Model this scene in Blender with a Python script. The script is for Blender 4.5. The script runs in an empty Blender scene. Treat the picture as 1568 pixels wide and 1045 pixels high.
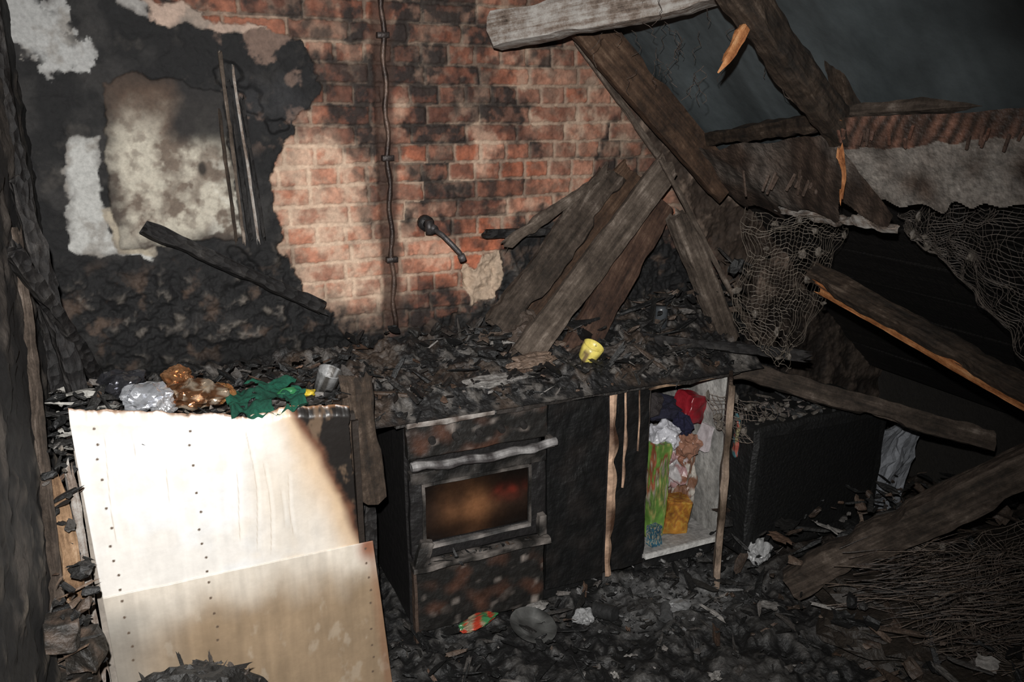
import bpy, bmesh, math, random
import numpy as np
from mathutils import Vector, Matrix, noise as mn
R=random.Random(7); NR=np.random.RandomState(3)
sc=bpy.context.scene
try:
    sc.view_settings.view_transform='Standard'; sc.view_settings.look='None'
except Exception: pass
TAB=NR.rand(256,256)
# ---------------------------------------------------------------- noise / fields
def vn(x,y,s=0):
    x=np.asarray(x,float)+s*17.3; y=np.asarray(y,float)+s*31.7
    ix=np.floor(x).astype(int); iy=np.floor(y).astype(int); fx=x-ix; fy=y-iy
    fx=fx*fx*(3-2*fx); fy=fy*fy*(3-2*fy)
    a=TAB[ix%256,iy%256]; b=TAB[(ix+1)%256,iy%256]; c=TAB[ix%256,(iy+1)%256]; d=TAB[(ix+1)%256,(iy+1)%256]
    return (a*(1-fx)+b*fx)*(1-fy)+(c*(1-fx)+d*fx)*fy
def fbm(x,y,s=0,o=4):
    r=0;a=.5;t=0
    for i in range(o):
        ca,sa=math.cos(i*.9),math.sin(i*.9)
        r=r+a*vn((x*ca-y*sa)*2**i,(x*sa+y*ca)*2**i,s+i*3);t+=a;a*=.55
    return r/t
def sst(a,b,x):
    t=np.clip((x-a)/(b-a),0,1); return t*t*(3-2*t)
def sdf(poly,X,Z):
    d=np.full(X.shape,1e9); ins=np.zeros(X.shape,bool); n=len(poly)
    for i in range(n):
        x1,z1=poly[i]; x2,z2=poly[(i+1)%n]
        ex,ez=x2-x1,z2-z1; t=np.clip(((X-x1)*ex+(Z-z1)*ez)/(ex*ex+ez*ez+1e-12),0,1)
        d=np.minimum(d,np.hypot(X-x1-t*ex,Z-z1-t*ez))
        c=((z1>Z)!=(z2>Z)); xx=x1+(Z-z1)/(z2-z1 if z2!=z1 else 1e-9)*(x2-x1); ins^=(c&(X<xx))
    return np.where(ins,-d,d)
def mix(A,B,t):
    t=np.asarray(t)[...,None]; return A*(1-t)+np.asarray(B)*t
# ---------------------------------------------------------------- materials
def vcmat(name,rough=.8,nscale=60,nstr=.35,bump=.4,bscale=90,metal=0,spec=.3):
    m=bpy.data.materials.new(name); m.use_nodes=True; nt=m.node_tree; N=nt.nodes; L=nt.links
    p=N['Principled BSDF']; at=N.new('ShaderNodeAttribute'); at.attribute_name='Col'
    tc=N.new('ShaderNodeTexCoord')
    n1=N.new('ShaderNodeTexNoise'); n1.inputs['Scale'].default_value=nscale; n1.inputs['Detail'].default_value=6; n1.inputs['Roughness'].default_value=.65
    L.new(tc.outputs['Object'],n1.inputs['Vector'])
    mr=N.new('ShaderNodeMapRange'); mr.inputs[1].default_value=.3; mr.inputs[2].default_value=.7; mr.inputs[3].default_value=1-nstr; mr.inputs[4].default_value=1+nstr
    L.new(n1.outputs['Fac'],mr.inputs[0])
    mx=N.new('ShaderNodeVectorMath'); mx.operation='SCALE'; L.new(at.outputs['Color'],mx.inputs[0]); L.new(mr.outputs[0],mx.inputs['Scale'])
    L.new(mx.outputs[0],p.inputs['Base Color'])
    n2=N.new('ShaderNodeTexNoise'); n2.inputs['Scale'].default_value=bscale; n2.inputs['Detail'].default_value=5; L.new(tc.outputs['Object'],n2.inputs['Vector'])
    b=N.new('ShaderNodeBump'); b.inputs['Strength'].default_value=bump; b.inputs['Distance'].default_value=.006; L.new(n2.outputs['Fac'],b.inputs['Height']); L.new(b.outputs[0],p.inputs['Normal'])
    p.inputs['Roughness'].default_value=rough; p.inputs['Metallic'].default_value=metal; p.inputs['Specular IOR Level'].default_value=spec
    return m
def woodmat(name,cols,rough=.75,char=.0):
    m=bpy.data.materials.new(name); m.use_nodes=True; nt=m.node_tree; N=nt.nodes; L=nt.links
    p=N['Principled BSDF']; tc=N.new('ShaderNodeTexCoord'); mp=N.new('ShaderNodeMapping'); mp.inputs['Scale'].default_value=(2.5,40,40)
    L.new(tc.outputs['Object'],mp.inputs[0])
    n1=N.new('ShaderNodeTexNoise'); n1.inputs['Scale'].default_value=1; n1.inputs['Detail'].default_value=7; n1.inputs['Roughness'].default_value=.7; L.new(mp.outputs[0],n1.inputs['Vector'])
    n2=N.new('ShaderNodeTexNoise'); n2.inputs['Scale'].default_value=9; n2.inputs['Detail'].default_value=9; n2.inputs['Roughness'].default_value=.82; L.new(tc.outputs['Object'],n2.inputs['Vector'])
    ad=N.new('ShaderNodeMath'); ad.operation='MULTIPLY_ADD'; ad.inputs[1].default_value=.45
    h=N.new('ShaderNodeMath'); h.operation='MULTIPLY'; h.inputs[1].default_value=.55; L.new(n2.outputs['Fac'],h.inputs[0])
    L.new(n1.outputs['Fac'],ad.inputs[0]); L.new(h.outputs[0],ad.inputs[2])
    cr=N.new('ShaderNodeValToRGB'); e=cr.color_ramp.elements; k=len(cols)
    e[0].position=.38; e[0].color=(*cols[0],1); e[1].position=.64; e[1].color=(*cols[-1],1)
    for i in range(1,k-1):
        q=e.new(.38+.26*i/(k-1)); q.color=(*cols[i],1)
    L.new(ad.outputs[0],cr.inputs[0]); L.new(cr.outputs[0],p.inputs['Base Color'])
    v=N.new('ShaderNodeTexVoronoi'); v.inputs['Scale'].default_value=1; mp2=N.new('ShaderNodeMapping'); mp2.inputs['Scale'].default_value=(28,45,45); L.new(tc.outputs['Object'],mp2.inputs[0]); L.new(mp2.outputs[0],v.inputs['Vector'])
    s=N.new('ShaderNodeMath'); s.operation='MULTIPLY_ADD'; s.inputs[1].default_value=char; L.new(v.outputs['Distance'],s.inputs[0]); L.new(ad.outputs[0],s.inputs[2])
    b=N.new('ShaderNodeBump'); b.inputs['Strength'].default_value=.9; b.inputs['Distance'].default_value=.012; L.new(s.outputs[0],b.inputs['Height']); L.new(b.outputs[0],p.inputs['Normal'])
    p.inputs['Roughness'].default_value=rough; p.inputs['Specular IOR Level'].default_value=.3
    return m
M_wall=vcmat('sooted_masonry',.8,60,.22,.4,90,spec=.3)
M_rub=vcmat('charred_rubble',.6,45,.5,.9,80,spec=.5)
M_gen=vcmat('scorched_paint',.5,40,.25,.3,60)
M_door=vcmat('charred_board',.55,30,.4,.8,45,spec=.4)
M_met=vcmat('burnt_metal',.5,50,.35,.4,90,metal=.35,spec=.5)
M_foil=vcmat('foil',.16,14,.5,.6,30,metal=.8)
M_pla=vcmat('plastic_packaging',.35,30,.25,.3,40,spec=.5)
M_cloth=vcmat('cloth',.9,120,.35,.5,160)
M_panel=vcmat('blistered_white_sheet',.36,25,.07,.15,50,spec=.5)
M_mem=vcmat('roof_membrane',.6,6,.25,.3,25)
W_char=woodmat('wood_char',[(.004,.004,.004),(.010,.009,.009),(.02,.018,.017),(.06,.054,.05)],.6,1.5)
W_brown=woodmat('wood_scorched_brown',[(.010,.006,.004),(.036,.02,.012),(.075,.042,.025),(.15,.095,.062)],.75,.3)
W_grey=woodmat('wood_ash_grey',[(.018,.013,.010),(.055,.041,.031),(.11,.085,.067),(.25,.205,.17)],.85,.2)
W_mid=woodmat('wood_weathered',[(.010,.008,.006),(.032,.023,.017),(.07,.052,.040),(.18,.145,.12)],.8,.4)
W_dark=woodmat('wood_dark_brown',[(.006,.005,.004),(.019,.013,.009),(.042,.028,.019),(.12,.09,.068)],.75,.5)
W_white=woodmat('wood_flaking_white',[(.03,.02,.015),(.17,.13,.105),(.34,.315,.29),(.42,.40,.375)],.75,.3)
W_tan=woodmat('wood_bare_tan',[(.05,.025,.013),(.13,.075,.04),(.26,.16,.09),(.42,.3,.2)],.7,.1)
W_red=woodmat('wood_red_brown',[(.012,.007,.005),(.04,.021,.014),(.08,.044,.029),(.15,.095,.065)],.75,.2)
W_orange=woodmat('wood_split_orange',[(.08,.025,.01),(.25,.09,.03),(.42,.18,.07),(.6,.34,.17)],.6,.1)
# ---------------------------------------------------------------- builder
class B:
    def __init__(s): s.v=[];s.f=[];s.c=[]
    def add(s,vs,fs,col):
        o=len(s.v); s.v+= [tuple(v) for v in vs]; s.f+=[tuple(i+o for i in f) for f in fs]
        if callable(col): s.c+=[tuple(col(Vector(v)))[:3] for v in vs]
        else: s.c+=[tuple(col)]*len(vs)
    def box(s,c,sz,col,rot=(0,0,0),j=0,n=3,seed=0,bev=.12):
        Rm=Matrix.Rotation(rot[2],3,'Z')@Matrix.Rotation(rot[1],3,'Y')@Matrix.Rotation(rot[0],3,'X')
        vs={};fs=[]; L=[]
        g=[-1,-.94]+[ -.94+1.88*i/n for i in range(1,n)]+[.94,1]; K=len(g)-1
        def vid(i,k,l):
            key=(i,k,l)
            if key not in vs: vs[key]=len(L); L.append(Vector((g[i],g[k],g[l])))
            return vs[key]
        for a in range(K):
            for b in range(K):
                fs+= [(vid(a,b,0),vid(a,b+1,0),vid(a+1,b+1,0),vid(a+1,b,0)),(vid(a,b,K),vid(a+1,b,K),vid(a+1,b+1,K),vid(a,b+1,K)),
                      (vid(a,0,b),vid(a+1,0,b),vid(a+1,0,b+1),vid(a,0,b+1)),(vid(a,K,b),vid(a,K,b+1),vid(a+1,K,b+1),vid(a+1,K,b)),
                      (vid(0,a,b),vid(0,a,b+1),vid(0,a+1,b+1),vid(0,a+1,b)),(vid(K,a,b),vid(K,a+1,b),vid(K,a+1,b+1),vid(K,a,b+1))]
        H=Vector(sz)/2; out=[]; m=min(H)
        for v in L:
            q=Vector((v.x*H.x,v.y*H.y,v.z*H.z))
            e=sum(abs(abs(t)-1)<1e-6 for t in v)
            if e>=2:
                for t in range(3):
                    if abs(abs(v[t])-1)<1e-6: q[t]*=1-bev*.3*m/max(H[t],1e-6)
            if j: q+=mn.noise_vector((q+Vector((seed,seed*.7,0)))*9)*j+mn.noise_vector((q+Vector((seed,seed*.7,0)))*31)*j*.5
            out.append(Rm@q+Vector(c))
        s.add(out,fs,col)
    def cyl(s,p1,p2,r,col,r2=None,n=14,cap=True):
        p1=Vector(p1);p2=Vector(p2);d=(p2-p1).normalized();u=d.orthogonal().normalized();w=d.cross(u);r2=r if r2 is None else r2
        vs=[];fs=[]
        for p,q in((p1,r),(p2,r2)):
            for i in range(n): a=2*math.pi*i/n; vs.append(p+(u*math.cos(a)+w*math.sin(a))*q)
        for i in range(n): fs.append((i,(i+1)%n,n+(i+1)%n,n+i))
        if cap: fs+= [tuple(range(n-1,-1,-1)),tuple(range(n,2*n))]
        s.add(vs,fs,col)
    def tube(s,pts,r,col,n=6):
        pts=[Vector(p) for p in pts]; vs=[];fs=[];k=len(pts)
        for i,p in enumerate(pts):
            d=(pts[min(i+1,k-1)]-pts[max(i-1,0)]); d=d.normalized() if d.length>1e-9 else Vector((0,0,1))
            u=d.cross(Vector((.3,1,.2))).normalized(); w=d.cross(u)
            rr=r(i/(k-1)) if callable(r) else r
            for a in range(n): t=2*math.pi*a/n; vs.append(p+(u*math.cos(t)+w*math.sin(t))*rr)
        for i in range(k-1):
            for a in range(n): b=(a+1)%n; fs.append((i*n+a,i*n+b,(i+1)*n+b,(i+1)*n+a))
        fs+=[tuple(range(n-1,-1,-1)),tuple(range((k-1)*n,k*n))]
        s.add(vs,fs,col)
    def grid(s,fn,nu,nv,col,hole=None):
        vs=[];fs=[]
        for i in range(nu+1):
            for k in range(nv+1): vs.append(Vector(fn(i/nu,k/nv)))
        for i in range(nu):
            for k in range(nv):
                if hole and hole((i+.5)/nu,(k+.5)/nv): continue
                a=i*(nv+1)+k; fs.append((a,a+nv+1,a+nv+2,a+1))
        s.add(vs,fs,col)
    def lathe(s,c,prof,col,n=28,rot=(0,0,0)):
        Rm=Matrix.Rotation(rot[2],3,'Z')@Matrix.Rotation(rot[1],3,'Y')@Matrix.Rotation(rot[0],3,'X'); vs=[];fs=[]
        for r,z in prof:
            for i in range(n): a=2*math.pi*i/n; vs.append(Rm@Vector((r*math.cos(a),r*math.sin(a),z))+Vector(c))
        for k in range(len(prof)-1):
            for i in range(n): b=(i+1)%n; fs.append((k*n+i,k*n+b,(k+1)*n+b,(k+1)*n+i))
        s.add(vs,fs,col)
    def blob(s,c,sz,col,amp=.3,freq=2.5,seed=0,sub=4,rot=0):
        bm=bmesh.new(); bmesh.ops.create_icosphere(bm,subdivisions=sub,radius=1); Rm=Matrix.Rotation(rot,3,'Z'); vs=[]
        for v in bm.verts:
            q=v.co*freq+Vector((seed*5.1,seed*2.3,seed))
            d=mn.noise(q)+.5*mn.noise(q*2.1)+.3*mn.noise(q*4.3)
            w=v.co*(1+amp*d); vs.append(Rm@Vector((w.x*sz[0],w.y*sz[1],w.z*sz[2]))+Vector(c))
        fs=[tuple(v.index for v in f.verts) for f in bm.faces]; bm.free(); s.add(vs,fs,col)
    def crumple(s,c,sz,col,seed=0,sub=4,amp=.5,rot=0):
        bm=bmesh.new(); bmesh.ops.create_icosphere(bm,subdivisions=sub,radius=1); Rm=Matrix.Rotation(rot,3,'Z'); vs=[]
        for v in bm.verts:
            q=v.co*1.1+Vector((seed*5.1,seed*2.3,seed)); pp,_=mn.voronoi(q*1.5)[:2]
            d=.45*mn.noise(q*1.2)+.9*(pp[0]-.35)-.35*abs(mn.noise(q*3.1))
            w=v.co*(1+amp*d)+mn.noise_vector(q*1.7)*.25; vs.append(Rm@Vector((w.x*sz[0],w.y*sz[1],w.z*sz[2]))+Vector(c))
        fs=[tuple(v.index for v in f.verts) for f in bm.faces]; bm.free(); s.add(vs,fs,col)
    def flake(s,c,sx,sy,col,seed=0):
        q=Matrix.Rotation(R.uniform(0,6.3),3,'Z')@Matrix.Rotation(R.gauss(0,.35),3,'X'); k1,k2=R.uniform(-6,6),R.uniform(-9,9); c=Vector(c); vs=[];fs=[];n=6
        for i in range(n):
            for k in range(n):
                x=(i/(n-1)-.5)*sx*(1+.6*mn.noise(Vector((k*1.7,seed,1)))); y=(k/(n-1)-.5)*sy*(1+.6*mn.noise(Vector((i*1.7,seed,5))))
                vs.append(q@Vector((x,y,k1*x*x+k2*y*y+.008*mn.noise(Vector((i*.9,k*.9,seed)))))+c)
        for i in range(n-1):
            for k in range(n-1): a=i*n+k; fs.append((a,a+n,a+n+1,a+1))
        s.add(vs,fs,col)
    def done(s,name,mat,smooth=False,parent=None):
        me=bpy.data.meshes.new(name); me.from_pydata([tuple(v) for v in s.v],[],s.f); me.update()
        a=me.color_attributes.new('Col','FLOAT_COLOR','POINT'); arr=np.ones((len(s.v),4)); arr[:,:3]=np.clip(np.array(s.c),0,1); a.data.foreach_set('color',arr.ravel())
        me.materials.append(mat)
        if smooth: me.polygons.foreach_set('use_smooth',[True]*len(me.polygons))
        o=bpy.data.objects.new(name,me); bpy.context.collection.objects.link(o)
        if parent: o.parent=parent
        return o
def empty(name):
    o=bpy.data.objects.new(name,None); bpy.context.collection.objects.link(o); return o
def field(name,P,C,mat,keep=None,smooth=True):
    n,m=P.shape[:2]; me=bpy.data.meshes.new(name)
    idx=np.arange(n*m).reshape(n,m); q=np.stack([idx[:-1,:-1],idx[1:,:-1],idx[1:,1:],idx[:-1,1:]],-1).reshape(-1,4)
    me.vertices.add(n*m); me.vertices.foreach_set('co',P.reshape(-1)); me.loops.add(len(q)*4); me.loops.foreach_set('vertex_index',q.ravel().astype(np.int32))
    me.polygons.add(len(q)); me.polygons.foreach_set('loop_start',(np.arange(len(q))*4).astype(np.int32))
    me.update(calc_edges=True); me.validate()
    a=me.color_attributes.new('Col','FLOAT_COLOR','POINT'); arr=np.ones((n*m,4)); arr[:,:3]=np.clip(C,0,1).reshape(-1,3); a.data.foreach_set('color',arr.ravel())
    if smooth: me.polygons.foreach_set('use_smooth',[True]*len(me.polygons))
    me.materials.append(mat); o=bpy.data.objects.new(name,me); bpy.context.collection.objects.link(o); return o
# ================================================================ BACK WALL
BY=3.22
res=.0042
xs=np.arange(-.34,3.7,res); zs=np.arange(0,2.75,res)
X,Z=np.meshgrid(xs,zs,indexing='ij')
wob=(fbm(X*6,Z*6,1)-.5)
edge=(fbm(X*16,Z*16,2,5)-.5)
fine=fbm(X*45,Z*45,7,4); mid=fbm(X*12,Z*12,8,5); big=fbm(X*4,Z*4,9,3); rag=fbm(X*26,Z*26,77,5)
brickP=[(-.02,2.8),(.07,2.29),(.3,2.24),(.55,2.2),(.62,2.12),(.66,1.99),(.56,1.89),(.47,1.75),(.45,1.5),(.5,1.32),(.6,1.17),(.68,1.07),(.9,1.02),(1.18,1.1),(1.36,1.15),(1.42,1.36),(1.67,1.5),(2.0,1.5),(2.4,1.2),(3.0,.6),(3.0,3),(0,3)]
dB=sdf(brickP,X,Z)+edge*.10
inb=sst(.006,-.006,dB)
zz=Z+wob*.014; row=np.floor(zz/.075).astype(int)
hd=(TAB[row%256,5]>.6); L=np.where(hd,.1125,.225); xo=X+(vn(Z*9,X*3,3)-.5)*.012+TAB[row%256,9]*.2
bi=np.floor(xo/L).astype(int); fx=(xo/L-bi)*L; fz=(zz/.075-row)*.075
jt=TAB[(row*3+5)%256,(bi*7+1)%256]
em=np.minimum(np.minimum(fx,L-fx),np.minimum(fz,.075-fz))+(fbm(X*55,Z*55,5,3)-.5)*.010-.0025*jt
isb=sst(.004,.0085,em)
r1=TAB[(row*7+3)%256,(bi*13+row)%256]; r2=TAB[(row*5+90)%256,(bi*29+11)%256]; r3=TAB[(row*11+40)%256,(bi*3+77)%256]
col=np.zeros(X.shape+(3,))+np.array((.37,.105,.05))
col=mix(col,(.43,.195,.125),r1); col=mix(col,(.18,.06,.036),(r2>.7)*.7); col=col*(.6+.8*fine)[...,None]
col=mix(col,(.13,.06,.04),sst(.50,.68,rag)*.55)
mort=np.zeros_like(col)+np.array((.38,.26,.19)); mort=mort*(.6+.8*fine)[...,None]
col=mort*(1-isb[...,None])+col*isb[...,None]
cream=sst(.10,-.08,sdf([(.40,1.95),(.60,1.9),(.74,1.74),(.80,1.45),(.92,1.25),(.85,1.0),(.55,1.0),(.40,1.4)],X,Z)+(mid-.5)*.30)
orng=sst(.05,-.05,sdf([(.95,1.45),(1.4,1.45),(1.4,1.1),(.95,1.1)],X,Z))
res_amt=np.clip(.06+.84*cream-.10*orng+sst(.50,.62,mid)*.55+.30*sst(1.4,1.7,X),0,1)*(.35+.85*sst(.34,.64,fbm(X*18,Z*18,66,5)))
col=mix(col,(.57,.42,.31),np.clip(res_amt*(1-.35*isb),0,.9))
s1=sst(.12,-.10,sdf([(.62,2.3),(.93,2.3),(.95,1.47),(.86,1.42),(.78,1.7),(.66,1.95)],X,Z)+(mid-.5)*.40)
s2=sst(.12,-.10,sdf([(.90,2.5),(1.36,2.5),(1.44,2.10),(1.48,1.84),(1.2,1.80),(.93,1.82)],X,Z)+(mid-.5)*.40)
s3=sst(.1,-.05,sdf([(.92,1.66),(1.5,1.80),(1.55,1.60),(1.2,1.48),(.92,1.50)],X,Z)+(mid-.5)*.40)*.85
s4=sst(1.28,1.08,Z+(mid-.5)*.2-.05*(X>1))*.95
rim=sst(-.11,-.005,dB+(mid-.5)*.18)*sst(2.25,2.1,Z)*(1-cream*.6)
s5=sst(.45,.62,fbm(X*5,Z*5,31,5))
s6=.32*sst(1.9,2.3,Z)+.22*sst(1.35,1.7,X)+.18
brs=np.clip((r3-.12)*1.5,0,1); flk=sst(.28,.72,rag)
soot=np.maximum.reduce([s1*(.80+.22*brs),s2*(.76+.28*brs),s3*(.30+.7*brs),s4,rim*.9,s5*.85*(1-cream)*(1-.8*orng)*(.4+.6*brs),s6*(1-.85*cream)*(1-.6*orng)])
soot=np.clip(soot*(.80+.34*flk)+.05*(1-isb)*(1-cream),0,.97)
col=mix(col,(.016,.013,.012),soot)
ch=sst(.05,.025,np.abs(X-.895+.01*(mid-.5)))*(Z>1.05)
col=mix(col,(.045,.024,.017),ch*.8)
hgt=(isb*.010+ (fine-.5)*.009+(rag-.5)*.010)*(1-.45*res_amt) - ch*.010
pl=np.zeros_like(col)+np.array((.008,.0078,.0082)); g=fbm(X*7,Z*7,12,5); g2=fbm(X*22,Z*22,14,5)
pl=mix(pl,(.030,.028,.027),sst(.48,.72,g)*.7)
low=sst(1.5,1.25,Z+(mid-.5)*.1)
pl=mix(pl,(.10,.087,.075),sst(.56,.78,g2)*(.2+.8*low)*sst(.42,.66,mid))
pl=mix(pl,(.08,.054,.04),sst(.58,.76,fbm(X*13,Z*13,15,5))*.8*low)
tr=sst(.26,.34,X)*sst(1.75,1.9,Z)*sst(2.3,2.2,Z)
pl=mix(pl,(.15,.10,.078),sst(.54,.66,fbm(X*15,Z*15,19,5))*tr*.9)
pl=mix(pl,(.024,.024,.026),sst(.5,.7,fbm(X*5,Z*5,119,4))*sst(1.8,2.0,Z)*.7)
ph=.016+.014*(g-.5)+.014*(g2-.5)+.045*low*(g2-.5)-.02*sst(.60,.70,fbm(X*11,Z*11,22,3))*sst(.2,.35,X)
def patch(poly,c,h,n=.04,vary=.1,seed=40,flake=.0):
    global pl,ph
    d=sdf(poly,X,Z)+edge*n; t=sst(.004,-.004,d)
    if flake: t=t*(1-sst(.62-flake,.64-flake,rag)*sst(-.05,-.0,d))
    cc=np.zeros_like(pl)+np.array(c); cc=cc*(1-vary+2*vary*fbm(X*9,Z*9,seed,5))[...,None]
    cc=mix(cc,(.06,.05,.045),sst(.03,-.0,-d)*.6*sst(.4,.6,mid)); cc=mix(cc,(.16,.14,.12),sst(.52,.7,fbm(X*14,Z*14,seed+1,5))*.6)
    pl=mix(pl,cc,t); ph=ph*(1-.97*t)+.016*.97*t+h*t; return d
wt=(.30,.298,.29)
patch([(-.40,2.6),(-.22,2.5),(-.19,2.27),(-.13,2.20),(-.09,2.16),(-.12,2.06),(-.19,2.03),(-.26,2.05),(-.30,2.13),(-.40,2.2)],wt,.003,.12,.15,40,.04)
patch([(-.08,2.6),(.0,2.27),(.06,2.24),(.12,2.28),(.14,2.6)],(.25,.238,.225),.003,.08)
patch([(.07,2.6),(.07,2.29),(.13,2.21),(.34,2.19),(.55,2.22),(.66,2.3),(.75,2.8)],(.34,.25,.20),.004,.07,.3)
patch([(-.235,1.83),(-.20,1.85),(-.11,1.84),(-.125,1.72),(-.13,1.62),(-.085,1.47),(.02,1.46),(.0,1.415),(-.12,1.44),(-.24,1.47)],(.36,.357,.34),.003,.08,.08)
patch([(-.13,1.60),(-.10,1.60),(-.07,1.5),(.03,1.47),(.03,1.43),(-.1,1.44)],(.30,.26,.20),.002,.05)
pan=[(-.075,2.02),(.02,2.06),(.30,1.99),(.335,1.47),(-.085,1.46),(-.10,1.7)]
dp=sdf(pan,X,Z)+edge*.05; t=sst(.004,-.004,dp); pc=np.zeros_like(pl)+np.array((.40,.365,.30))
sm=fbm(X*8,Z*8,50,5); sp=fbm(X*30,Z*30,51,4)
pc=mix(pc,(.13,.10,.078),np.clip(sst(.42,.62,sm)*.8+.55*sst(.5,.7,sp),0,1))
pc=mix(pc,(.07,.045,.032),sst(1.76,1.96,Z+(sm-.5)*.2-.1*(X)))
pc=mix(pc,(.015,.013,.012),sst(.07,.0,-dp)*.8*(sm+.3))
pc=mix(pc,(.03,.024,.02),sst(.02,.008,np.hypot(X-.21,(Z-1.73)*.6)))
upc=sst(.10,.17,X+(sm-.5)*.12)*sst(1.78,1.86,Z); pc=mix(pc,(.016,.015,.015),upc*.95)
wv=sst(.2,.26,X+(sm-.5)*.1)*sst(1.8,1.7,Z); pc=mix(pc,(.5,.48,.42),wv*.55*sst(.5,.35,sp))
pl=mix(pl,pc,t); ph=ph*(1-.9*t)+.0144*t+.010*t
keepc=sst(.004,-.004,sdf([(1.205,1.30),(1.25,1.285),(1.29,1.33),(1.37,1.35),(1.39,1.24),(1.35,1.15),(1.24,1.13),(1.205,1.22)],X,Z)+edge*.05)
pl=mix(pl,np.array((.40,.30,.22))*(.6+.7*fbm(X*20,Z*20,41,4))[...,None],keepc)
inb2=inb*(1-keepc)
C=pl*(1-inb2[...,None])+col*inb2[...,None]; H=ph*(1-inb2)+hgt*inb2
rt=sst(-.02,.05,(X-1.72)*.80+(Z-2.18)*.6+ (mid-.5)*.1 -.02)
rc=np.zeros_like(C)+np.array((.04,.028,.021)); rc=mix(rc,(.15,.11,.085),sst(.48,.66,mid)); rc=rc*(.5+fine)[...,None]
C=C*(1-rt[...,None])+rc*rt[...,None]; H=H*(1-rt)+(mid*.05+.01)*rt
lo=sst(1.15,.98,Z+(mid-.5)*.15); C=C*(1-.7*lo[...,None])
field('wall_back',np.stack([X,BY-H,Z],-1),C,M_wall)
# ================================================================ ROOM SHELL
n1=np.arange(-1.0,3.25,.012); z1=np.arange(0,2.75,.012); Yl,Zl=np.meshgrid(n1,z1,indexing='ij')
g=fbm(Yl*7,Zl*7,60,5); gq=fbm(Yl*18,Zl*18,63,5); cl=np.zeros(Yl.shape+(3,))+np.array((.007,.0065,.0065)); cl=mix(cl,(.05,.042,.036),sst(.54,.70,g)); cl=mix(cl,(.09,.075,.06),sst(.58,.72,gq)*sst(1.3,.9,Zl))
field('wall_left',np.stack([-.345+.02*g+.03*gq+0*Yl,Yl,Zl],-1),cl,M_wall)
n1=np.arange(-.4,3.70,.010); y1=np.arange(-1.0,3.25,.010); Xf,Yf=np.meshgrid(n1,y1,indexing='ij')
g=fbm(Xf*9,Yf*9,70,5); gb=fbm(Xf*3,Yf*3,71,3); gf=fbm(Xf*25,Yf*25,72,4)
heap=sst(2.0,3.0,Xf+ (gb-.5)*.6)*sst(2.9,1.6,Yf)*.24
ht=(g-.4)*.11+(gf-.5)*.05+heap
cf=np.zeros(Xf.shape+(3,))+np.array((.006,.0058,.0058)); cf=mix(cf,(.040,.038,.036),sst(.54,.74,g)*.8); cf=mix(cf,(.07,.066,.062),sst(.58,.72,gf)*.6)
ash=sst(.42,0,np.hypot((Xf-1.85),(Yf-2.45)*1.6)+(g-.5)*.5); cf=mix(cf,(.15,.148,.146),ash*.95*(.3+g))
cf=mix(cf,(.03,.021,.015),sst(2.1,2.7,Xf)*.6)
field('floor',np.stack([Xf,Yf,ht-.02],-1),cf,M_rub)
b=B(); b.box((.75,1.1,2.72),(2.5,4.3,.06),(.02,.018,.017),n=6); b.done('ceiling',M_wall)
b=B(); b.box((3.72,1.1,1.0),(.06,4.3,2.2),(.02,.018,.016),n=6,j=.02); b.done('wall_right',M_wall)
b=B(); b.box((1.7,-1.03,1.3),(4.2,.06,2.8),(.03,.028,.026),n=4); b.done('wall_front',M_wall)
def roofz(x): return 2.52-1.08*(x-1.68)
b=B()
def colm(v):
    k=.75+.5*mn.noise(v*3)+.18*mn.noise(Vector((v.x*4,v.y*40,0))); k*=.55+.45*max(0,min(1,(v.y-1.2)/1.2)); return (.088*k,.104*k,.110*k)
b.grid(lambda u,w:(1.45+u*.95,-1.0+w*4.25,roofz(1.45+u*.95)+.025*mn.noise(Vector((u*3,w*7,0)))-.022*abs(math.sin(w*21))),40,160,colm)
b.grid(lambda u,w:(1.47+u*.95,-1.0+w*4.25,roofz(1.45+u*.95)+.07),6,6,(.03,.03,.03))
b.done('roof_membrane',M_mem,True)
b=B()
for i in range(8):
    x0=2.36+i*.155; z0=1.80-i*.155
    b.box((x0+.07,1.1,z0-.07),(.205,4.3,.022),(.007,.006,.0055),rot=(0,math.radians(45),0),n=8,j=.008,seed=i)
b.done('roof_boarding',M_rub)
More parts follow.
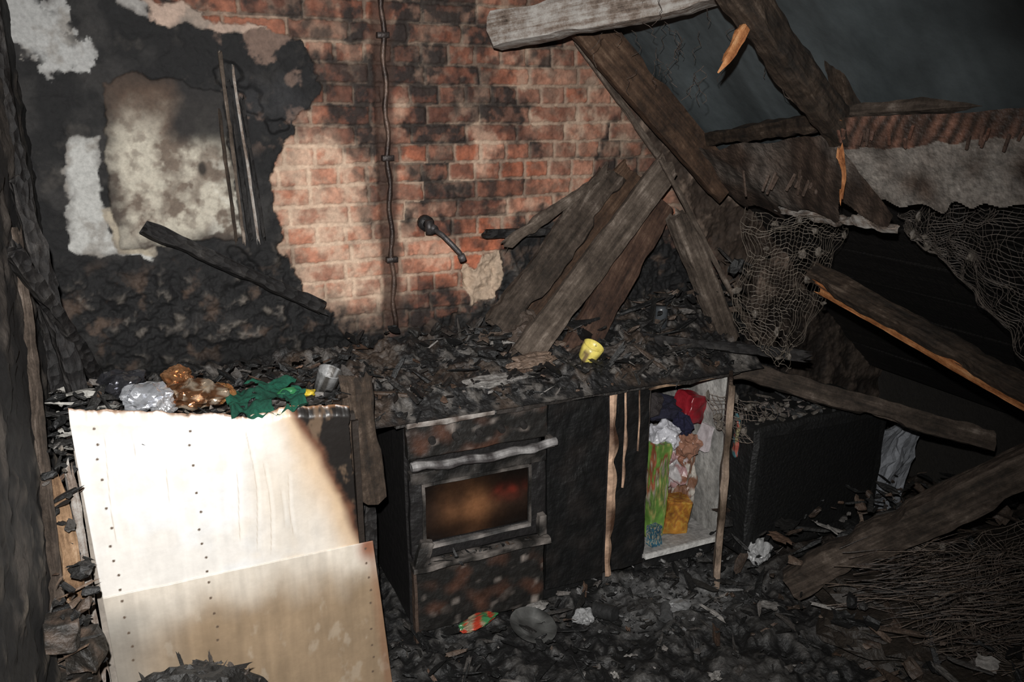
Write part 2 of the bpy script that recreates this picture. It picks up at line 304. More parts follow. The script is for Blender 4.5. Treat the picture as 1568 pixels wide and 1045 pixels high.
# ================================================================ BEAMS
def beam(name,p1,p2,w,t,mat,face=(0,-1,.15),seed=0,rough=.007,taper=1.0,jag=.06,bend=0,sub=.016,bite=1.4):
    p1=Vector(p1);p2=Vector(p2);d=p2-p1;Ln=d.length;d.normalize();f=Vector(face);f=(f-d*f.dot(d)).normalized();wv=f.cross(d)
    K=7; prof=[]
    for i in range(K): prof.append((-.5+i/(K-1)*1.0,-.5))
    for i in range(1,3): prof.append((.5,-.5+i/3))
    for i in range(K): prof.append((.5-i/(K-1),.5))
    for i in range(1,3): prof.append((-.5,.5-i/3))
    n=len(prof); N=max(6,int(Ln/sub)); vs=[];fs=[]
    for i in range(N+1):
        s=i/N
        for k,(a,c) in enumerate(prof):
            tp=1+(taper-1)*s; x=s*Ln
            if i in(0,N): x+=(mn.noise(Vector((k*.9,seed*3.1,i)))+.3*((k%2)-.5))*jag
            if i in(1,N-1): x+=mn.noise(Vector((k*.9,seed*3.1,0 if i==1 else N)))*jag*.5
            q=Vector((x,a*w*tp,c*t*tp)); e=1 if abs(a)==.5 and abs(c)==.5 else 0
            if e: q.y*=.95;q.z*=.92
            nn=mn.noise_vector(Vector((x*3.5,a*w*10,c*t*10))+Vector((seed*7.7,0,0)))*rough+mn.noise_vector(Vector((x*22,a*w*40+seed,c*t*40)))*rough*.45
            if abs(a)==.5:
                nn.y-= (1 if a>0 else -1)*max(0,mn.noise(Vector((x*7,a*5,seed*2.7)))-.15)*rough*3.2*bite
            q+=Vector((0,nn.y,nn.z)); q.z+=bend*math.sin(math.pi*s)
            vs.append(q)
    for i in range(N):
        for k in range(n): m=(k+1)%n; fs.append((i*n+k,i*n+m,(i+1)*n+m,(i+1)*n+k))
    fs+=[tuple(range(n-1,-1,-1)),tuple(range(N*n,N*n+n))]
    me=bpy.data.meshes.new(name); me.from_pydata(vs,[],fs); me.materials.append(mat)
    o=bpy.data.objects.new(name,me); bpy.context.collection.objects.link(o)
    m=Matrix((d,wv,f)).transposed().to_4x4(); m.translation=p1; o.matrix_world=m; return o
beam('white_painted_tie_beam',(1.28,3.02,2.215),(2.02,2.0,2.37),.13,.10,W_white,seed=1,jag=.03)
beam('charred_roof_rafter',(1.62,2.98,2.27),(2.36,2.98,1.60),.15,.06,W_brown,seed=2,face=(.2,-1,-.3))
beam('charred_roof_rafter',(1.45,2.1,2.47),(2.13,2.1,1.84),.09,.09,W_dark,seed=3,rough=.018)
beam('charred_roof_rafter',(2.00,2.15,2.34),(2.2,2.15,1.93),.07,.07,W_dark,seed=4,rough=.018)
beam('charred_roof_rafter',(2.05,1.95,2.42),(2.34,1.95,1.90),.045,.06,W_dark,seed=5,rough=.012)
beam('metal_flashing_strip',(1.68,3.13,2.20),(2.13,3.12,1.69),.03,.015,W_grey,seed=6,rough=.003,jag=.01)
beam('metal_flashing_strip',(1.93,2.86,1.74),(2.46,2.82,.93),.018,.015,W_grey,seed=7,rough=.003,jag=.01)
beam('fallen_rafter_plank',(2.06,3.0,1.70),(1.33,2.86,.98),.12,.05,W_grey,seed=8,face=(-.2,-1,.3),rough=.005)
beam('fallen_rafter_plank',(1.86,3.12,1.66),(1.27,2.98,1.08),.14,.05,W_mid,seed=9,face=(-.2,-1,.2),rough=.016)
beam('fallen_rafter_plank',(2.06,3.05,1.54),(1.58,2.90,.95),.15,.05,W_red,seed=10,rough=.006)
beam('fallen_rafter_plank',(1.98,3.14,1.66),(1.42,3.08,1.12),.16,.03,W_brown,seed=39,rough=.006)
beam('fallen_rafter_plank',(1.78,3.12,1.64),(1.34,3.05,1.40),.045,.04,W_grey,seed=29,rough=.016)
beam('leaning_timber_post',(2.06,2.90,1.50),(2.33,2.86,.93),.10,.07,W_grey,seed=11,rough=.009)
beam('charred_batten',(1.90,2.9,.985),(2.34,2.38,.99),.045,.05,W_char,seed=12)
beam('fallen_timber',(2.02,2.95,.92),(3.04,2.05,.64),.085,.07,W_mid,seed=13,rough=.012)
beam('split_timber',(2.34,2.42,1.33),(2.56,1.35,1.0),.085,.05,W_dark,seed=14,rough=.010)
beam('split_timber',(2.352,2.36,1.265),(2.54,1.40,.968),.009,.05,W_orange,seed=15,rough=.003)
beam('fallen_timber',(2.15,2.14,.17),(2.72,1.42,1.0),.13,.10,W_mid,seed=16,rough=.012,face=(-.3,-1,.5))
beam('charred_timber',(.02,3.12,1.53),(.58,3.14,1.20),.05,.05,W_char,seed=17,face=(0,-1,.3))
beam('charred_shelf_bracket',(1.28,3.14,1.44),(1.62,3.12,1.435),.035,.06,W_char,seed=18)
beam('splintered_lath',(1.71,2.1,2.19),(1.62,2.08,2.07),.035,.02,W_orange,seed=19,jag=.07,taper=.6,rough=.012)
beam('splintered_lath',(2.0,2.08,1.98),(2.06,2.06,1.90),.02,.02,W_orange,seed=20,jag=.05,taper=.5)
beam('splintered_lath',(2.06,2.05,1.80),(2.07,2.03,1.66),.014,.012,W_orange,seed=21,jag=.05,taper=.4,bend=.02)
beam('charred_door_jamb',(-.315,2.50,1.62),(-.31,2.05,.55),.022,.04,W_mid,face=(.8,-.6,0),seed=22)
beam('charred_door_jamb',(-.30,2.62,1.75),(-.24,2.58,1.12),.05,.05,W_char,face=(.4,-.8,0),seed=23,rough=.015)
beam('charred_door_jamb',(-.32,2.75,2.3),(-.30,2.75,1.1),.05,.05,W_char,face=(.4,-.8,0),seed=24,rough=.015)
beam('charred_door_jamb',(-.30,2.35,1.60),(-.18,2.75,1.12),.035,.04,W_char,face=(.4,-.8,0),seed=33,rough=.01)
beam('bare_timber_stud',(-.295,2.27,.99),(-.275,2.20,.60),.04,.04,W_tan,face=(.4,-.9,0),seed=25,rough=.014)
beam('bare_timber_stud',(-.255,2.30,1.02),(-.243,2.28,.40),.020,.03,W_white,face=(.2,-.9,0),seed=26)
beam('charred_panel_offcut',(.545,2.42,1.12),(.575,2.42,.72),.10,.02,W_dark,seed=27,rough=.005)
beam('charred_panel_offcut',(.60,2.60,.93),(.61,2.60,.03),.05,.03,W_char,seed=28,rough=.01)
for i,(xa,xb,w,m) in enumerate([(.305,.330,.014,W_grey),(.345,.378,.011,W_white),(.325,.352,.018,W_char),(.365,.40,.015,W_char),(.285,.30,.012,W_dark)]):
    beam('frame_moulding',(xa,3.18,2.12-.05*i),(xb,3.18,1.47),w,.02,m,seed=34+i,rough=.004,jag=.04)
def quad(b,a,c,d,e,nu,nv,amp,colf,seed,hole=None):
    a,c,d,e=map(Vector,(a,c,d,e))
    def fn(u,v):
        p=a.lerp(c,u).lerp(e.lerp(d,u),v); return p+mn.noise_vector(p*5+Vector((seed,0,0)))*amp+mn.noise_vector(p*26)*amp*.18
    b.grid(fn,nu,nv,colf,hole)
b=B()
def lc(v):
    k=.5+.5*mn.noise(v*11); m=.5+.5*mn.noise(v*4+Vector((3,0,0))); q=.5+.5*mn.noise(v*34)
    a=Vector((.022,.014,.010)); c=Vector((.11,.074,.055)); r=a.lerp(c,min(1,max(0,k*1.1-.15)))
    r=r.lerp(Vector((.22,.195,.172)),max(0,min(1,(m-.45)*2.4))*(.4+.6*q))
    st=math.sin(v.y*70+v.z*55+1.5*mn.noise(v*7)); return r*(.75+.25*st) if mn.noise(v*3.3)>-.15 else r
def lc2(v):
    z0=1.80+.10*(2.1-v.y)/.8; st=.5+.5*math.sin(v.y*150+v.z*95+2.2*mn.noise(v*9))
    if v.z>z0+.012*mn.noise(v*20): return Vector((.028,.017,.012)).lerp(Vector((.17,.082,.055)),st*max(0,min(1,.6+mn.noise(v*9))))
    return lc(v).lerp(Vector((.20,.178,.157)),max(0,min(1,.45+mn.noise(v*9))))
quad(b,(2.20,3.16,1.74),(2.08,2.1,1.86),(2.2,1.90,1.56),(2.50,2.9,1.47),260,70,.022,lc,1,lambda u,v: v>.86+.22*mn.noise(Vector((u*7,0,4))))
quad(b,(2.05,2.12,1.90),(2.28,1.3,1.96),(2.34,1.3,1.66),(2.24,2.0,1.60),300,80,.014,lc2,2,lambda u,v: v>.90+.18*mn.noise(Vector((u*9,0,7))))
b.done('lath_and_plaster_slab',M_rub,True)
b=B()
for i in range(22):
    u=R.random(); x=2.06+.22*u; y=2.1-.8*u; z=1.88+.06*u-R.uniform(0,.05)
    b.box((x-.012+.2*(1.9-z)*.4,y-.005,z-.02),(.006,.008,R.uniform(.03,.06)),R.choice([(.13,.062,.042),(.07,.045,.035),(.10,.055,.04)]),rot=(.35+R.uniform(-.1,.2),R.uniform(-.6,-.3),R.uniform(-.3,.3)),n=1,j=.003,seed=i)
for i in range(16):
    u=R.random(); x=2.14+.10*u; y=2.95-.9*u; z=1.66+.09*u
    b.box((x,y,z-.04),(.007,.009,R.uniform(.04,.12)),(.08,.055,.042),rot=(.4,R.uniform(-.4,.2),R.uniform(-.4,.4)),n=1,j=.003,seed=i)
b.done('broken_laths',M_rub)
beam('roof_purlin',(2.26,3.15,1.79),(2.13,2.1,1.91),.06,.06,W_dark,seed=40,rough=.012)
beam('roof_purlin',(2.11,2.1,1.93),(2.36,1.15,1.99),.04,.05,W_mid,seed=41,rough=.008)
beam('plaster_edge',(2.42,2.72,1.53),(2.24,1.95,1.56),.022,.03,W_white,seed=43,rough=.02)
# ================================================================ netting
def net(name,a,c,d,e,nu,nv,amp,r,col,seed=0):
    b=B(); a,c,d,e=map(Vector,(a,c,d,e))
    def fn(u,v):
        q=a.lerp(c,u).lerp(e.lerp(d,u),v); return q+mn.noise_vector(q*4+Vector((seed,0,0)))*amp+mn.noise_vector(q*16)*amp*.3
    def sh(): k=R.uniform(.4,1.1); return tuple(t*k for t in col)
    for i in range(nu+1):
        v0=R.uniform(0,.15) if R.random()<.4 else 0; v1=R.uniform(.6,1) if R.random()<.5 else 1
        b.tube([fn(i/nu+.006*math.sin(k+i),v0+(v1-v0)*k/40) for k in range(41)],r,sh(),3)
    for i in range(nv+1):
        v0=R.uniform(0,.3) if R.random()<.4 else 0; v1=R.uniform(.6,1) if R.random()<.5 else 1
        b.tube([fn(v0+(v1-v0)*k/40,i/nv+.006*math.sin(k*1.3+i)) for k in range(41)],r,sh(),3)
    for i in range(14):
        q=fn(R.random(),R.random()); b.blob(q,(R.uniform(.006,.022),.01,R.uniform(.006,.022)),(.10,.085,.07),.5,2,i,2)
    return b.done(name,M_rub)
net('wire_lath_mesh',(2.06,2.42,1.60),(2.50,2.38,1.48),(2.30,2.40,.97),(2.02,2.42,1.10),28,34,.07,.0012,(.15,.125,.10),1)
net('wire_lath_mesh',(2.40,2.12,1.62),(2.36,1.35,1.74),(2.52,1.35,1.0),(2.52,2.05,1.50),56,34,.08,.0012,(.12,.10,.085),2)
net('wire_lath_mesh',(2.36,1.95,.36),(3.0,1.4,.70),(2.7,1.05,.36),(2.20,1.55,.22),70,50,.12,.0011,(.11,.085,.068),3)
net('wire_lath_mesh',(2.05,2.62,.80),(2.35,2.52,.74),(2.35,2.48,.60),(2.1,2.5,.62),16,9,.06,.0013,(.2,.16,.13),4)
# ================================================================ rubble
protos=[]
for i in range(24):
    bm=bmesh.new()
    for k in range(18): bm.verts.new((R.uniform(-1,1),R.uniform(-1,1),R.uniform(-1,1)))
    bmesh.ops.convex_hull(bm,input=bm.verts); bmesh.ops.delete(bm,geom=[v for v in bm.verts if not v.link_faces],context='VERTS')
    bmesh.ops.subdivide_edges(bm,edges=bm.edges,cuts=1,use_grid_fill=True)
    for v in bm.verts: v.co+=mn.noise_vector(v.co*1.6+Vector((i*3,0,0)))*.34
    bm.verts.index_update(); protos.append(([v.co.copy() for v in bm.verts],[tuple(v.index for v in f.verts) for f in bm.faces])); bm.free()
PAL=[(.006,.006,.006)]*12+[(.014,.013,.012)]*5+[(.034,.030,.027)]*3+[(.09,.08,.073),(.045,.03,.021),(.07,.042,.028),(.15,.14,.13)]
def rubble(b,n,pos,s0,s1,pal=PAL,flat=.4,sl=.4):
    for i in range(n):
        V,F=R.choice(protos); s=s0+(s1-s0)*R.random()**2.6
        if R.random()<sl: sc_=Vector((s*R.uniform(1.6,3.2),s*R.uniform(.3,.6),s*R.uniform(.12,.35)))
        else: sc_=Vector((s,s*R.uniform(.5,1),s*R.uniform(flat*.5,flat*1.4)))
        q=Matrix.Rotation(R.uniform(0,6.3),3,'Z')@Matrix.Rotation(R.gauss(0,.4),3,'X')@Matrix.Rotation(R.gauss(0,.4),3,'Y')
        c=Vector(pos()); k=R.uniform(.6,1.3); cc=R.choice(pal)
        b.add([q@Vector((v.x*sc_.x,v.y*sc_.y,v.z*sc_.z))+c for v in V],F,tuple(t*k for t in cc))
def flakes(b,n,pos,s0,s1,pal=PAL):
    for i in range(n):
        k=R.uniform(.7,1.5); c=R.choice(pal); s=R.uniform(s0,s1); b.flake(pos(),s,s*R.uniform(.3,.9),tuple(t*k for t in c),i)
def U(a,c): return R.uniform(a,c)
b=B(); b.box((.20,2.90,.885),(1.05,.50,.04),(.02,.018,.017),n=8,j=.006); b.box((1.46,2.87,.885),(1.50,.54,.035),(.018,.015,.013),n=26,j=.012); b.done('kitchen_worktop',M_rub)
gx=np.linspace(-.3,2.3,520); gy=np.linspace(2.57,3.16,120); A,Bq=np.meshgrid(gx,gy,indexing='ij'); g=fbm(A*12,Bq*12,80,5); g3=fbm(A*34,Bq*34,84,4)
hh=.90+(.08*g+.05*g3)*sst(2.56,2.68,Bq)+.13*sst(2.9,3.16,Bq)*fbm(A*5,Bq*5,81,4)+.07*sst(1.1,1.9,A)*sst(2.7,3.0,Bq)
cc=np.zeros(A.shape+(3,))+np.array((.008,.0075,.0075)); cc=mix(cc,(.085,.077,.07),sst(.52,.70,fbm(A*20,Bq*20,82,4))); cc=mix(cc,(.05,.034,.024),sst(.5,.7,fbm(A*9,Bq*9,86,4))*.7)
field('worktop_ash_layer',np.stack([A,Bq,hh-.01],-1),cc,M_rub)
b=B()
rubble(b,650,lambda:(U(.6,2.2),U(2.59,3.10),U(.93,.985)),.004,.022)
rubble(b,120,lambda:(U(.62,2.2),U(2.62,3.08),U(.95,.985)),.02,.045,sl=.75)
flakes(b,60,lambda:(U(.6,2.2),U(2.60,3.06),U(.96,.99)),.02,.07)
rubble(b,160,lambda:(U(.6,2.2),U(2.59,2.63),U(.90,.93)),.005,.022)
rubble(b,220,lambda:(U(.6,2.2),U(2.98,3.10),U(.97,1.10)),.006,.04)
rubble(b,150,lambda:(U(1.15,1.75),U(2.85,3.08),U(.97,1.08)),.01,.055,PAL+[(.075,.052,.038),(.10,.072,.055)]*3)
rubble(b,190,lambda:(lambda x:(x,U(2.85,3.09),.97+U(0,.30)*max(.15,(x-1.6)/.8)))(U(1.7,2.45)),.01,.05,PAL+[(.08,.058,.045)]*5)
b.blob((1.33,2.78,.985),(.10,.05,.028),(.15,.105,.078),.4,2,3,4,.2); b.blob((1.72,2.75,.985),(.09,.05,.03),(.06,.05,.043),.4,2,5,4); b.blob((1.12,2.68,.965),(.13,.04,.02),(.16,.15,.14),.4,2,6,4)
b.blob((1.40,2.98,1.03),(.12,.09,.09),(.06,.043,.033),.5,2,8,4)
b.done('worktop_debris',M_rub)
b=B(); rubble(b,850,lambda:(U(.5,3.0),U(1.4,2.62),U(.0,.05)),.004,.018)
rubble(b,260,lambda:(U(1.4,2.3),U(2.2,2.7),U(.0,.05)),.004,.018,[(.07,.07,.07),(.13,.127,.125),(.02,.02,.02)])
rubble(b,120,lambda:(U(.6,2.2),U(2.0,2.65),U(.01,.05)),.015,.045,sl=.7)
flakes(b,60,lambda:(U(.6,2.4),U(1.9,2.62),U(.03,.06)),.02,.07)
b.done('floor_debris',M_rub)
b=B(); rubble(b,700,lambda:(U(2.1,3.3),U(1.0,2.7),U(.06,.28)),.008,.05,PAL+[(.05,.034,.025),(.075,.052,.038)]*3,sl=.6)
rubble(b,120,lambda:(U(2.5,3.3),U(1.2,2.3),U(.22,.38)),.015,.05,PAL+[(.05,.036,.027)]*4,sl=.6)
flakes(b,40,lambda:(U(2.1,3.0),U(1.3,2.6),U(.15,.33)),.03,.10,PAL+[(.05,.034,.025)]*4)
b.blob((2.80,1.75,.10),(.62,.55,.20),(.02,.015,.011),.35,2.2,4,5); b.done('collapsed_rubble_heap',M_rub)
b=B()
for i in range(620):
    s0=U(0,1); p=Vector((2.08+.5*U(0,1)+.25*s0,1.95-.75*s0,.16+.26*U(0,1))); th=U(-1.1,-.1); ln=U(.12,.5); pts=[]
    for k in range(12):
        t=k/11; a=th+t*.9+.5*mn.noise(p*2); pts.append(p.copy()+mn.noise_vector(p*7+Vector((i*.2,0,0)))*.014); p+=Vector((math.cos(a)*.8,math.sin(a)*.6-.15,.30*math.cos(t*3.1)))*ln/11
    b.tube(pts,lambda s:.0020*(1-s*.6),R.choice([(.05,.032,.023),(.025,.018,.014),(.095,.068,.05),(.035,.025,.018)]),4)
b.done('torn_reed_strands',M_rub)
b=B()
for i in range(34):
    p=Vector((U(1.45,2.2),U(2.1,2.9),U(2.05,2.3)));pts=[p]
    for k in range(8): p=p+Vector((U(-.02,.02),U(-.02,.02),-U(.005,.02)));pts.append(p)
    b.tube(pts,.0011,(.08,.06,.05),3)
b.done('hanging_fibres',M_rub)
# ================================================================ SCORCHED PANEL UNIT
E=empty('scorched_cabinet')
topx=[-.24,-.15,.04,.12,.21,.30,.38,.46,.51,.56]; topz=[1.17,1.155,1.115,1.10,1.078,1.09,1.085,1.075,1.06,1.055]
NU,NV=300,220
def sheet(lo,hi,xl,xr,y,colf,name,amp,curl):
    U_,V_=np.meshgrid(np.linspace(0,1,NU),np.linspace(0,1,NV),indexing='ij')
    xl_=xl(V_);xr_=xr(V_); zt=hi(xl_+(xr_-xl_)*U_); Zp=lo+(zt-lo)*V_
    xr_=xr_+.012*(fbm(Zp*18,Zp*0,190,4)-.5)*2*sst(.3,.9,V_)*(curl>0); Xp=xl_+(xr_-xl_)*U_
    Yp=y-amp*(fbm(Xp*3,Zp*3,90,3)-.5)-.0012*(fbm(Xp*50,Zp*12,91,3)-.5)+curl*sst(.93,1.0,V_)*fbm(Xp*20,Zp*3,92,3)
    f=field(name,np.stack([Xp,Yp,Zp],-1),colf(Xp,Zp,U_,V_),M_panel); f.parent=E
    md=f.modifiers.new('s','SOLIDIFY'); md.thickness=.005; md.offset=1
    return f
def dots(c,Xp,Zp,xcs,off=0):
    for xc in xcs:
        k=np.floor((Zp+off)/.05); fz=((Zp+off)/.05-k-.5)*.05+(TAB[k.astype(int)%256,3]-.5)*.02; xo=(TAB[k.astype(int)%256,7]-.5)*.012
        c=mix(c,(.10,.07,.05),sst(.0050,.003,np.hypot(Xp-xc-xo,fz))*(TAB[k.astype(int)%256,11]>.15))
    return c
def cu(Xp,Zp,U_,V_):
    c=np.zeros(Xp.shape+(3,))+np.array((.68,.675,.665)); n=fbm(Xp*6,Zp*3,95,4); st=fbm(Xp*45,Zp*4,96,4); bl=fbm(Xp*4,Zp*4,196,4)
    c=mix(c,(.58,.49,.38),np.clip(sst(.08,.42,Xp+(n-.5)*.4)*.7+sst(1.04,1.14,Zp+(n-.5)*.08)*.5+sst(.5,.62,bl)*.3,0,1))
    c=c*(.88+.2*st)[...,None]*(.85+.3*bl)[...,None]
    for k,(x0,zt,zb) in enumerate([(-.17,1.1,.75),(-.10,1.1,.98),(.16,.95,.68),(.205,1.06,.64),(.24,.95,.62),(.28,.85,.7),(-.02,1.0,.85),(.31,.9,.66)]):
        xx=x0+.006*np.sin(Zp*13+k)+.014*(n-.5); a=sst(zt,zt-.04,Zp)*sst(zb,zb+.04,Zp)
        c=mix(c,(.40,.33,.26),sst(.0018,.0003,np.abs(Xp-xx))*a*.6); c=mix(c,(.8,.78,.74),sst(.009,.001,np.abs(Xp-xx-.008))*a*.2)
    e=Xp-(.335+.150*np.clip((1.10-Zp)/.32,0,1)**.75)+(n-.5)*.07
    e=np.where(Zp<.80,e-.25*(.80-Zp),e)
    c=mix(c,(.46,.31,.18),sst(-.15,-.03,e)*.75)
    c=mix(c,(.12,.055,.033),sst(-.05,-.012,e)); rg=fbm(Xp*30,Zp*30,197,4)
    blk=sst(-.022,.008,e+(rg-.5)*.03); bc=np.zeros_like(c)+np.array((.012,.010,.009)); bc=mix(bc,(.15,.10,.065),sst(.60,.74,fbm(Xp*22,Zp*12,198,4))*.7); c=c*(1-blk[...,None])+bc*blk[...,None]
    c=mix(c,(.20,.10,.05),sst(.975,1.0,V_+(st-.5)*.03)*.9)
    return dots(c,Xp,Zp,(-.185,.05),.01)
def cl2(Xp,Zp,U_,V_):
    c=np.zeros(Xp.shape+(3,))+np.array((.27,.195,.125)); n=fbm(Xp*5,Zp*3,97,4); st=fbm(Xp*45,Zp*4,98,4); bl=fbm(Xp*9,Zp*6,199,5)
    c=mix(c,(.64,.58,.50),sst(.44,.60,Zp+(n-.5)*.22)*.92); c=mix(c,(.33,.315,.285),sst(.05,-.2,Xp+(n-.5)*.2)*sst(.6,.5,Zp)*.7)
    c=c*(.76+.36*st)[...,None]*(.76+.48*bl)[...,None]; c=mix(c,(.50,.44,.36),sst(.60,.74,fbm(Xp*22,Zp*12,99,5))*.25)
    c=mix(c,(.20,.06,.025),sst(.07,.01,np.hypot((Xp-.54),(Zp-.585)*.8)+(n-.5)*.05)*.9)
    c=mix(c,(.2,.09,.05),sst(.03,.0,.59-.045*V_-Xp+(st-.5)*.02)*.5)
    return dots(c,Xp,Zp,(-.175,.06,.535))
sheet(.59,lambda x:np.interp(x,topx,topz)+.016*(fbm(x*40,x*0,93,4)-.5),lambda v:-.228-.014*v,lambda v:.50+.012*(1-v),2.35,cu,'upper_sheet',.014,.03)
sheet(.0,lambda x:.603+0*x,lambda v:-.215-.013*v,lambda v:.60-.045*v,2.347,cl2,'lower_sheet',.014,0)
b=B(); b.box((-.235,2.62,.53),(.02,.52,1.04),(.25,.22,.19),n=5,j=.004); b.box((.53,2.64,.5),(.02,.5,1.0),(.02,.015,.012),n=5,j=.004)
b.box((.15,2.64,1.02),(.76,.52,.025),(.03,.025,.022),n=6,j=.006); b.box((.15,2.9,.5),(.76,.02,1.0),(.02,.02,.02),n=2)
b.done('carcass',M_gen,parent=E)
b=B(); rubble(b,420,lambda:(U(-.25,.52),U(2.38,2.85),U(1.04,1.10)),.006,.032); rubble(b,130,lambda:(U(-.29,-.14),U(2.4,2.62),U(1.03,1.17)),.008,.032,PAL+[(.25,.24,.22)]*5)
flakes(b,25,lambda:(U(-.25,.5),U(2.38,2.8),U(1.08,1.12)),.02,.06,PAL+[(.1,.06,.04)]*3)
rubble(b,110,lambda:(U(-.22,.5),U(2.38,2.46),U(1.06,1.10)),.006,.022,PAL+[(.16,.14,.12)]*4)
rubble(b,60,lambda:(U(-.31,-.25),U(2.2,2.5),U(.75,1.1)),.01,.03,PAL+[(.16,.14,.12)]*4)
b.done('cabinet_top_debris',M_rub)
b=B(); b.crumple((-.05,2.46,1.145),(.065,.05,.038),(.75,.77,.82),3,4,.7); b.crumple((-.115,2.55,1.165),(.06,.05,.035),(.08,.08,.09),5,4,.6); b.crumple((-.01,2.44,1.125),(.03,.03,.03),(.8,.8,.82),6,4,.7); b.done('crumpled_foil_bag',M_foil)
b=B(); b.crumple((.085,2.46,1.13),(.07,.05,.038),lambda v:(.75,.6,.45) if mn.noise(v*35)>0 else (.25,.12,.06),7,4,.7); b.crumple((.04,2.53,1.17),(.04,.04,.03),(.5,.25,.12),9,4,.7); b.crumple((.15,2.49,1.12),(.035,.04,.025),(.6,.3,.12),12,4,.7); b.done('melted_plastic_bag',M_foil)
b=B()
b.grid(lambda u,v:(.165+.22*u+.03*mn.noise(Vector((u*3,v*3,1))),2.35+.19*v,1.082+.030*v+.05*abs(mn.noise(Vector((u*2.5,v*2.5,2))))+.014*mn.noise(Vector((u*9,v*9,4)))-.05*max(0,.15-v)*(1 if .2<u<.6 else .2)),70,60,lambda v:tuple(t*(.3+1.1*(.5+.5*mn.noise(v*22))) for t in (.006,.060,.036)),lambda u,v:mn.noise(Vector((u*4,v*4,8)))>.24)
b.done('green_cloth',M_cloth,True)
b=B(); b.crumple((.405,2.45,1.095),(.02,.02,.010),(.45,.33,.03),1,3); b.crumple((.345,2.47,1.10),(.03,.02,.012),(.03,.16,.06),2,3); b.done('yellow_packaging_scrap',M_pla,True)
b=B(); b.lathe((.46,2.52,1.065),[(0,0),(.034,0),(.038,.08),(.039,.085),(.036,.08),(.031,.005),(0,.004)],lambda v:(.25,.25,.25) if mn.noise(v*30)>0 else (.06,.055,.05),rot=(.3,.3,0)); b.done('metal_tumbler',M_met,True)
# ================================================================ COOKER
E=empty('burnt_oven_cooker'); b=B(); dk=(.009,.008,.008)
b.box((1.035,2.90,.45),(.55,.50,.86),dk,n=4,j=.004)
def rust(v):
    a=max(0,min(1,mn.noise(v*13+Vector((2,0,0)))*1.6+.05)); base=Vector((.010,.009,.008)); c=Vector((.085,.065,.055)) if mn.noise(v*6)>.15 else Vector((.06,.027,.017)); r=base.lerp(c,a)
    return r.lerp(Vector((.20,.17,.15)),max(0,min(1,(mn.noise(v*21)-.35)*3)))
b.box((1.035,2.635,.80),(.55,.035,.13),rust,n=30,j=.005)
b.box((.92,2.615,.872),(.33,.045,.022),lambda v:Vector((.08,.06,.05)).lerp(Vector((.34,.31,.285)),max(0,min(1,.7+1.5*mn.noise(v*25)))),n=16,j=.009); b.box((1.20,2.62,.87),(.2,.04,.018),(.03,.025,.022),n=8,j=.008)
for i in range(5): b.cyl((.85+i*.09,2.622,.80),(.85+i*.09,2.600,.795),.015,(.02,.018,.017),.012)
def fr(v): return Vector((.010,.009,.008)).lerp(Vector((.12,.105,.095)),max(0,min(1,mn.noise(v*16)*1.4+.1+.5*mn.noise(v*50))))
b.box((1.035,2.625,.66),(.54,.03,.045),lambda v:fr(v)*.5,n=20,j=.006); b.box((.785,2.628,.50),(.05,.03,.30),dk,n=8,j=.006); b.box((1.275,2.628,.50),(.06,.03,.30),dk,n=8,j=.006)
b.box((1.035,2.625,.365),(.54,.03,.06),dk,n=10,j=.004)
b.box((1.02,2.608,.632),(.42,.014,.012),fr,n=16,j=.003); b.box((1.02,2.603,.385),(.43,.022,.014),lambda v:fr(v)*1.5+Vector((.04,.04,.04)),n=16,j=.005)
b.box((.81,2.61,.51),(.012,.012,.25),fr,n=8,j=.003); b.box((1.235,2.61,.51),(.012,.012,.25),fr,n=8,j=.003)
b.tube([(.76+.57*k/30,2.578,.722+.004*math.sin(k*.7)-.012*math.sin(k/30*3.1)) for k in range(31)],lambda s:.017+.006*mn.noise(Vector((s*14,0,0))),lambda v:Vector((.04,.035,.035)).lerp(Vector((.26,.25,.245)),max(0,min(1,.45+mn.noise(v*22)*1.5))),10)
b.box((.775,2.60,.722),(.02,.05,.035),fr,n=2); b.box((1.315,2.60,.722),(.02,.05,.035),fr,n=2)
b.box((1.035,2.60,.31),(.56,.05,.022),lambda v:fr(v)*1.6,n=20,j=.008); b.box((.80,2.60,.36),(.05,.03,.10),fr,n=5,j=.008,rot=(0,.25,0)); b.box((1.28,2.60,.38),(.03,.04,.08),fr,n=5,j=.006)
b.box((1.035,2.628,.155),(.53,.03,.27),rust,n=34,j=.005)
b.box((.765,2.61,.15),(.012,.03,.32),(.06,.04,.03),n=6,j=.004)
rubble(b,40,lambda:(U(.8,1.28),U(2.575,2.6),U(.325,.335)),.005,.016)
b.done('body',M_door,parent=E)
b=B()
def gl(v):  # brown stain plus orange reflections on the glass, painted into the vertex colour
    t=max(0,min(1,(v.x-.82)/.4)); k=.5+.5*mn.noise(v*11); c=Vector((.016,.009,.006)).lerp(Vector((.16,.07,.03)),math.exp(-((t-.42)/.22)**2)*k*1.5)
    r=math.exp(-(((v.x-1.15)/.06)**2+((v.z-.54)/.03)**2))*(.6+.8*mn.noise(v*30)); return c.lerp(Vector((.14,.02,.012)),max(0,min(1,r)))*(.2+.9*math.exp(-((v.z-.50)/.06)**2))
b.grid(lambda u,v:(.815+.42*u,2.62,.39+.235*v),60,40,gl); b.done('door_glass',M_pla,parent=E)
b=B()
for x,y in((.90,2.78),(1.17,2.78),(.90,3.02),(1.17,3.02)):
    b.lathe((x,y,.925),[(.0,.0),(.05,.0),(.055,.012),(.085,.012),(.09,.0)],(.03,.028,.027))
b.done('hob_rings',M_met,parent=E)
